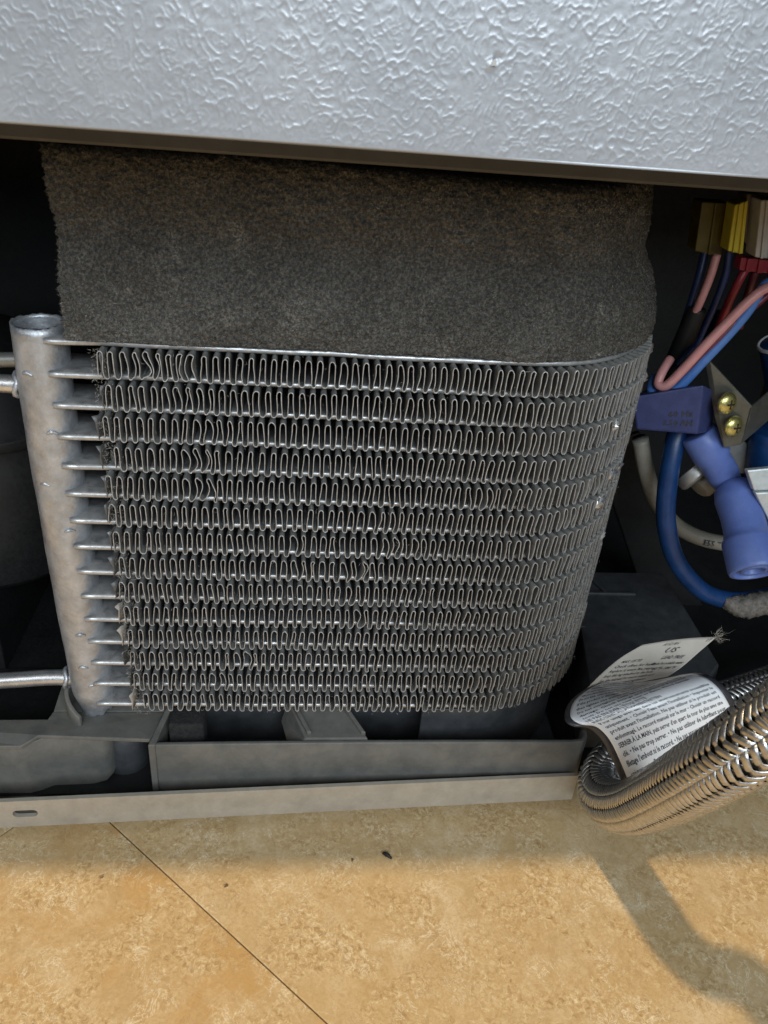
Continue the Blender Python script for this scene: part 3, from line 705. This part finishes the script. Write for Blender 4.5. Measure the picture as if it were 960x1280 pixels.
# folded-over flap behind
NF = 16; flap = np.zeros((NF, NU, 3))
FL = spline([atd(*p) for p in [(728, 866, 288), (752, 842, 291), (776, 822, 294), (803, 806, 297)]], 5); FR = spline([atd(*p) for p in [(834, 846, 290), (852, 834, 295), (874, 815, 301), (896, 796, 307)]], 5)
for i in range(NF):
    for j in range(NU):
        u_ = j/(NU-1); flap[i, j] = FL[i]*(1-u_)+FR[i]*u_+np.array([0, -.3, 1.0])*1.2*math.sin(math.pi*u_)*(i/(NF-1))
nf = surf_normals(flap); ff = (nf[8, 20]@(CAM-flap[8, 20])) < 0
if ff: nf = -nf
sheet_part('flap', flap if not ff else flap[:, ::-1], M['aged'], lab, .22, M['paper_edge'])
def print_on(name, lines, g, nrm_, parent):
    """lines: (text, u0, u1, v_baseline, v_height[, shear]) laid on the sheet"""
    nv, nu = g.shape[:2]; VV = []; FF = []
    for (txt, u0, u1, vb, vh) in lines:
        cu = bpy.data.curves.new('t', 'FONT'); cu.body = txt; cu.size = 1; cu.resolution_u = 1; cu.offset = .018
        to = bpy.data.objects.new('t', cu); COL.objects.link(to)
        dg = bpy.context.evaluated_depsgraph_get(); me = bpy.data.meshes.new_from_object(to.evaluated_get(dg))
        if len(me.vertices):
            co = np.zeros(len(me.vertices)*3); me.vertices.foreach_get('co', co); co = co.reshape(-1, 3)
            w_ = co[:, 0].max()
            uu = u0+(u1-u0)*co[:, 0]/w_; vv = vb+vh*co[:, 1]/.72
            fi = np.clip(vv, 0, 1)*(nv-1); fj = np.clip(uu, 0, 1)*(nu-1)
            i0 = np.minimum(fi.astype(int), nv-2); j0 = np.minimum(fj.astype(int), nu-2); a = (fi-i0)[:, None]; b = (fj-j0)[:, None]
            lerp = lambda A: A[i0, j0]*(1-a)*(1-b)+A[i0+1, j0]*a*(1-b)+A[i0, j0+1]*(1-a)*b+A[i0+1, j0+1]*a*b
            p = lerp(g)+lerp(nrm_)*.09; k0 = len(VV); VV.extend(p.tolist()); FF.extend([tuple(k0+q for q in f.vertices) for f in me.polygons])
        bpy.data.objects.remove(to); bpy.data.curves.remove(cu); bpy.data.meshes.remove(me)
    return mesh(name, VV, FF, M['ink'], parent, smooth=False)
fr = ["uniquement. • De serrage excessif. • Ne pas utiliser de lubrifiant", "filetage l'embout ni le raccord. • Ne pas appuyer sur les accessoires", "clé. • Ne pas trop serrer. • Ne pas utiliser de lubrifiant pour",
      "SERRER À LA MAIN, puis serrer d'un quart de tour de plus avec une", "endommagé. Le raccord manuel sur le mur • Choisir un raccord", "produit avant l'installation. Ne pas utiliser si le produit est",
      "uniquement. • Choisir l'eau avant l'installation • Inspecter le", "Pour usage avec eau dans les environnements accessibles"]
lines = []; v = .035
for t_ in fr: lines.append((t_, .04, .96, v, .030)); v += .0495
lines.append(("AVEC L'INSTALLATION/ENTRETIEN", .04, .58, v, .034)); v += .048
lines.append(("NE PAS ENLEVER L'ÉTIQUETTE", .04, .50, v, .034)); v += .050
en = ["tools. Do not use near heat or flame. Flood damage", "damage. Check fittings and replace it if needed", "Do not overtighten. Leaks can result and cause flooding", "then tighten one quarter turn with a wrench", "if the product is damaged. Hand tighten first.",
      "Do not kink, twist or strain the hose. Do not use", "the product before installation. Flush the line", "For water use in accessible locations only. Inspect", "with installation and service instructions", "DO NOT REMOVE THIS TAG"]
for q, t_ in enumerate(en):
    lines.append((t_, .05, .90 if q < 3 else .80-.03*q, v, .022)); v += .0395
print_on('printed_text', lines, grid, nrm, lab)
fl_lines = [("with all local codes and regulations", .10, .70, .06, .055), ("See the manual for more details and", .08, .74, .15, .055), ("keep this tag attached to the hose", .08, .68, .24, .055), ("Replace it every five years", .08, .62, .33, .055),
            ("Check often for leaks", .08, .58, .42, .055), ("MAX 125 PSI", .10, .34, .52, .055), ("40°F-180°F", .62, .92, .30, .07), ("Made for potable water", .55, .95, .42, .06), ("LEAD FREE", .58, .86, .54, .07),
            ("US", .50, .66, .68, .12), ("A112.18.6", .36, .56, .86, .07), ("17", .90, .97, .90, .06)]
print_on('flap_text', fl_lines, flap, nf, lab)
V = []; F = []
for k_ in range(40):
    c = flap[-1, -1]+rng.normal(size=3)*.8; fibre(c, rng.normal(size=3)+[1.2, 0, .5], rng.uniform(1.5, 5), .07)
tag(mesh('frayed_corner', V, F, M['lint'], lab, smooth=False), kind='stuff')

# ------------------------------------------------------------------ wiring and water valve on the right
def wire(label, pts, r, mat, name='wire', group=None, cat='wire'):
    o = tube(name, [at(*p) for p in pts], r, M[mat], seg=12, n=8); return tag(o, label, cat, group)
def conn(name, label, quad, Y, th, mat, ribs=2, bev=.5):
    """plug housing: front quad in pixels at depth Y, extruded back"""
    root = empty(name, label, 'connector')
    A = [at(*p, Y) for p in quad]; B = [p+np.array([0, th, 0]) for p in A]
    hull8('housing', B, A, M[mat], root, bev)
    for k_ in range(ribs):
        t = (k_+.7)/(ribs+.4)
        a, b = A[0]*(1-t)+A[1]*t, A[3]*(1-t)+A[2]*t; dx = (A[1]-A[0])*.05
        q = [a-dx, a+dx, b+dx, b-dx]; hull8('rib', [p+np.array([0, .2, 0]) for p in q], [p+np.array([0, -.9, 0]) for p in q], M[mat], root, .2)
    return root
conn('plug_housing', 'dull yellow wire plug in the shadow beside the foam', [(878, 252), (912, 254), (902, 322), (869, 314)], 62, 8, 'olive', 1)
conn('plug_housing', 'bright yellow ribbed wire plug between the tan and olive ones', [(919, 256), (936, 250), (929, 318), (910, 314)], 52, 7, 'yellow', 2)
conn('plug_housing', 'tan wire plug just right of the bright yellow one', [(934, 242), (953, 244), (946, 306), (931, 304)], 58, 7, 'tan_plastic', 1)
conn('plug_housing', 'white wire plug at the upper right edge above red wires', [(952, 250), (985, 248), (978, 325), (944, 322)], 50, 8, 'white_plastic', 3)
conn('terminal_block', 'small red terminal strip under the white plug', [(927, 322), (990, 328), (986, 345), (924, 338)], 54, 5, 'red', 4)
wire('dark blue wire hanging left under the dull yellow plug', [(882, 310, 64), (874, 345, 62), (862, 385, 62), (850, 420, 64)], 1.5, 'wire_navy')
wire('short pink wire running down from the dull yellow plug', [(896, 318, 58), (888, 345, 57), (876, 375, 57), (864, 402, 60), (855, 430, 62)], 1.5, 'pink')
wire('dark blue wire left of the red wires under the yellow plug', [(912, 310, 60), (908, 340, 60), (896, 375, 61), (880, 410, 63), (866, 440, 64)], 1.4, 'wire_navy')
wire('red wire slanting down from the red terminal strip', [(935, 330, 58), (922, 355, 57), (908, 385, 59), (892, 425, 62), (880, 450, 64)], 1.5, 'red')
wire('dark red wire hanging right of the slanting red wire', [(946, 335, 60), (938, 358, 60), (930, 385, 62), (924, 410, 64)], 1.5, 'maroon')
slv = tube('wire_sleeve', [at(872, 385, 60), at(858, 420, 61), at(840, 460, 62), at(828, 492, 63)], [3.4, 3.9, 3.6, 3.2], M['black'], seg=18); tag(slv, 'black sleeve bundling the wires beside the foam edge', 'wire sleeve')
slv = tube('wire_sleeve', [at(905, 390, 66), at(888, 425, 66), at(868, 462, 67)], [2.8, 3.2, 2.6], M['black'], seg=18); tag(slv, 'second black sleeve behind the long pink wire', 'wire sleeve')
wire('long pink wire looping beside the bright blue wire', [(838, 448, 52), (827, 466, 48), (823, 480, 46), (833, 482, 44), (850, 466, 43), (880, 433, 42), (910, 402, 42), (938, 374, 42), (962, 358, 43), (1000, 350, 45)], 1.75, 'pink')
wire('maroon wire squeezed between the pink and blue wires', [(842, 482, 47), (862, 462, 45), (892, 430, 44), (922, 400, 44), (946, 380, 44), (965, 366, 45), (1000, 358, 47)], 1.3, 'maroon')
wire('bright blue wire with printed marks under the pink one', [(820, 470, 52), (815, 488, 49), (828, 496, 46), (850, 482, 45), (880, 450, 44), (910, 418, 44), (935, 388, 44), (950, 364, 44), (965, 352, 45), (1000, 346, 48)], 1.95, 'wire_blue')
wire('short blue grey wire end behind the long pink wire', [(866, 434, 58), (855, 446, 56), (846, 458, 55)], 1.4, 'wire_navy')

vb = empty('valve_coil_box', 'dusty blue plastic block with faint dark print below the wires', 'valve coil')
A = [at(790, 496, 44), at(880, 481, 36), at(872, 543, 36), at(795, 537, 44)]; B = [at(812, 484, 62), at(898, 490, 52), at(889, 540, 52), at(812, 530, 62)]
hull8('housing', B, A, M['blue_box'], vb, .8)
gq = np.zeros((6, 6, 3))
for i in range(6):
    for j in range(6):
        u_, v_ = j/5, i/5; gq[i, j] = (A[3]*(1-u_)+A[2]*u_)*(1-v_)+(A[0]*(1-u_)+A[1]*u_)*v_
nq = surf_normals(gq)
if nq[3, 3]@(CAM-gq[3, 3]) < 0: nq = -nq
print_on('printed_text', [("2.50 AH", .44, .90, .18, .13), ("60 Hz", .52, .90, .38, .13)], gq, nq*4, vb)

mb = empty('valve_bracket', 'grey metal bracket with two yellow zinc screws right of the blue block', 'bracket')
A = [at(880, 446, 46), at(888, 452, 44), at(940, 508, 40), at(938, 522, 40), at(926, 556, 40), at(905, 560, 42), at(893, 520, 44)]
hull8('plate', [p+np.array([.6, 1.4, 0]) for p in A], A, M['bracket'], mb, .3)
A = [at(939, 510, 39.5), at(985, 470, 62), at(985, 505, 62), at(927, 555, 39.8)]
hull8('flange', [p+np.array([0, 1.3, 0]) for p in A], A, M['bracket'], mb, .3)
for (px, py) in ((908, 504), (916, 533)):
    c = at(px, py, 39); ax = np.array([.35, -1, .12])
    sc_ = lathe('screw', [(4.2, -.4), (4.3, .3), (3.9, 1.1), (2.7, 1.9), (1.0, 2.3)], c, ax, M['brass'], mb, 24)
    axn = ax/np.linalg.norm(ax); e = np.cross(axn, [0, 0, 1.0]); e /= np.linalg.norm(e); f_ = np.cross(axn, e)
    for d1, d2 in ((e, f_), (f_, e)):
        cc = c+axn*2.25; q = [cc-d1*1.7-d2*.32, cc+d1*1.7-d2*.32, cc+d1*1.7+d2*.32, cc-d1*1.7+d2*.32]
        hull8('cross_slot', q, [p+axn*(.14 if d1 is e else .10) for p in q], M['black'], sc_)
cl = empty('solenoid_coil', 'deep blue taped solenoid with pale rim at the right edge', 'solenoid')
lathe('winding', [(8.5, 0), (9.4, .6), (9.4, 25), (8.6, 26)], at(980, 425, 70), (.9, -.15, -1.9), M['deep_blue'], cl, 36)
a = np.linspace(0, 2*math.pi, 40, endpoint=False); axn = np.array([.9, -.15, -1.9]); axn /= np.linalg.norm(axn); e = np.cross(axn, [0, 1, 0]); e /= np.linalg.norm(e); f_ = np.cross(axn, e)
ring = [at(980, 425, 70)+axn*.5+9.5*(math.cos(q)*e+math.sin(q)*f_) for q in a]; tube('rim', ring+[ring[0]], .8, M['white_plastic'], cl, 8, 2)
lathe('core', [(10.5, 0), (11, 1), (11, 22), (9, 24)], at(972, 535, 58), (.2, -.1, -1), M['deep_blue'], cl, 36)

vv = empty('water_valve', 'bright blue plastic water valve outlet with capped end at right', 'valve')
o1 = at(872, 540, 52); o2 = at(915, 612, 44)
lathe('elbow', [(6.6, 0), (7.2, 1), (7.2, 12), (6.4, 13), (6.4, 20), (5.4, 25)], o1, o2-o1, M['blue'], vv, 32)
o1 = at(918, 604, 42); o2 = at(944, 716, 12)
ln = np.linalg.norm(o2-o1)
cap_ = lathe('outlet_cap', [(2, -.5), (5.6, 0), (8.2, 3), (8.8, 7), (8.0, 14), (8.0, ln*.55), (8.6, ln*.62), (9.3, ln*.64), (9.6, ln*.67), (9.6, ln-1.6), (9.2, ln-.2), (7.6, ln), (7.2, ln-1.8), (5.6, ln-1.8), (5.2, ln-.5), (3.6, ln-.5), (3.2, ln-2.4), (.6, ln-2.4)], o1, o2-o1, M['blue'], vv, 40)
o1 = at(958, 600, 44); lathe('side_port', [(5.4, 0), (6, 1), (6, 26), (5, 27)], o1, at(975, 690, 38)-o1, M['blue'], vv, 28)
lathe('collar', [(5, 0), (8, .6), (8, 5), (6.4, 6)], at(862, 585, 58), at(890, 615, 50)-at(862, 585, 58), M['zinc'], vv, 28)
lathe('white_spout', [(5.4, 0), (5.8, .8), (5.4, 8), (4.2, 9.5)], at(892, 592, 60), at(862, 622, 54)-at(892, 592, 60), M['white_tube'], vv, 28)
A = [at(888, 560, 60), at(925, 548, 60), at(965, 578, 60), at(965, 600, 60), at(918, 590, 60)]
hull8('mount_plate', [p+np.array([0, 2, 0]) for p in A], A, M['zinc'], vv, .4)
cb2 = empty('metal_clip', 'pale zinc clip folded over the blue valve at right edge', 'clip')
A = [at(934, 588, 30), at(985, 583, 30), at(988, 612, 28), at(943, 614, 28)]
hull8('upper_leaf', [p+np.array([0, 3, -.6]) for p in A], A, M['bright_zinc'], cb2, .6)
A = [at(944, 616, 27), at(990, 614, 27), at(992, 664, 25), at(962, 652, 25)]
hull8('lower_leaf', [p+np.array([0, 3, -.3]) for p in A], A, M['bright_zinc'], cb2, .6)

wt = tube('white_tube', [at(800, 548, 66), at(808, 590, 66), at(822, 628, 65), at(846, 657, 63), at(880, 674, 61), at(925, 680, 60), at(975, 672, 60)], 3.4, M['white_tube'], seg=24)
tag(wt, 'white water tube with printed code curving behind the blue tube', 'tube')
pc = []
gq = np.zeros((4, 12, 3))
for j in range(12):
    t = j/11; c0 = at(868+t*36, 669.5+t*7.5-t*t*1.0, 61.5); axd = np.array([.9, 0, -.28]); 
    for i in range(4):
        q = math.radians(-40+28*i); gq[i, j] = c0+np.array([0.2, -math.cos(q)*3.7-.5, math.sin(q)*3.7])
nq = surf_normals(gq)
if nq[2, 5]@(CAM-gq[2, 5]) < 0: nq = -nq
pt = print_on('printed_text', [("E55 7V", .18, .92, .18, .55)], gq, nq*3, wt)
bt = tube('blue_tube', [at(852, 520, 60), at(842, 560, 54), at(834, 610, 50), at(833, 655, 48), at(845, 700, 47), at(872, 734, 46), at(900, 748, 46), at(935, 750, 46), at(985, 740, 48)], 3.9, M['tube_blue'], seg=28)
tag(bt, 'dark blue water tube curving down to the dirty fitting', 'tube')
V = []
ft = tube('dirty_fitting', [at(905, 752, 44), at(922, 757, 42), at(940, 757, 42), at(965, 750, 42), at(990, 742, 43)], [2.6, 4.6, 5.2, 4.6, 4.2], M['grime'], seg=18, rough=.09)
tag(ft, 'dirty grey fitting caked with lint under the blue cap', 'fitting')
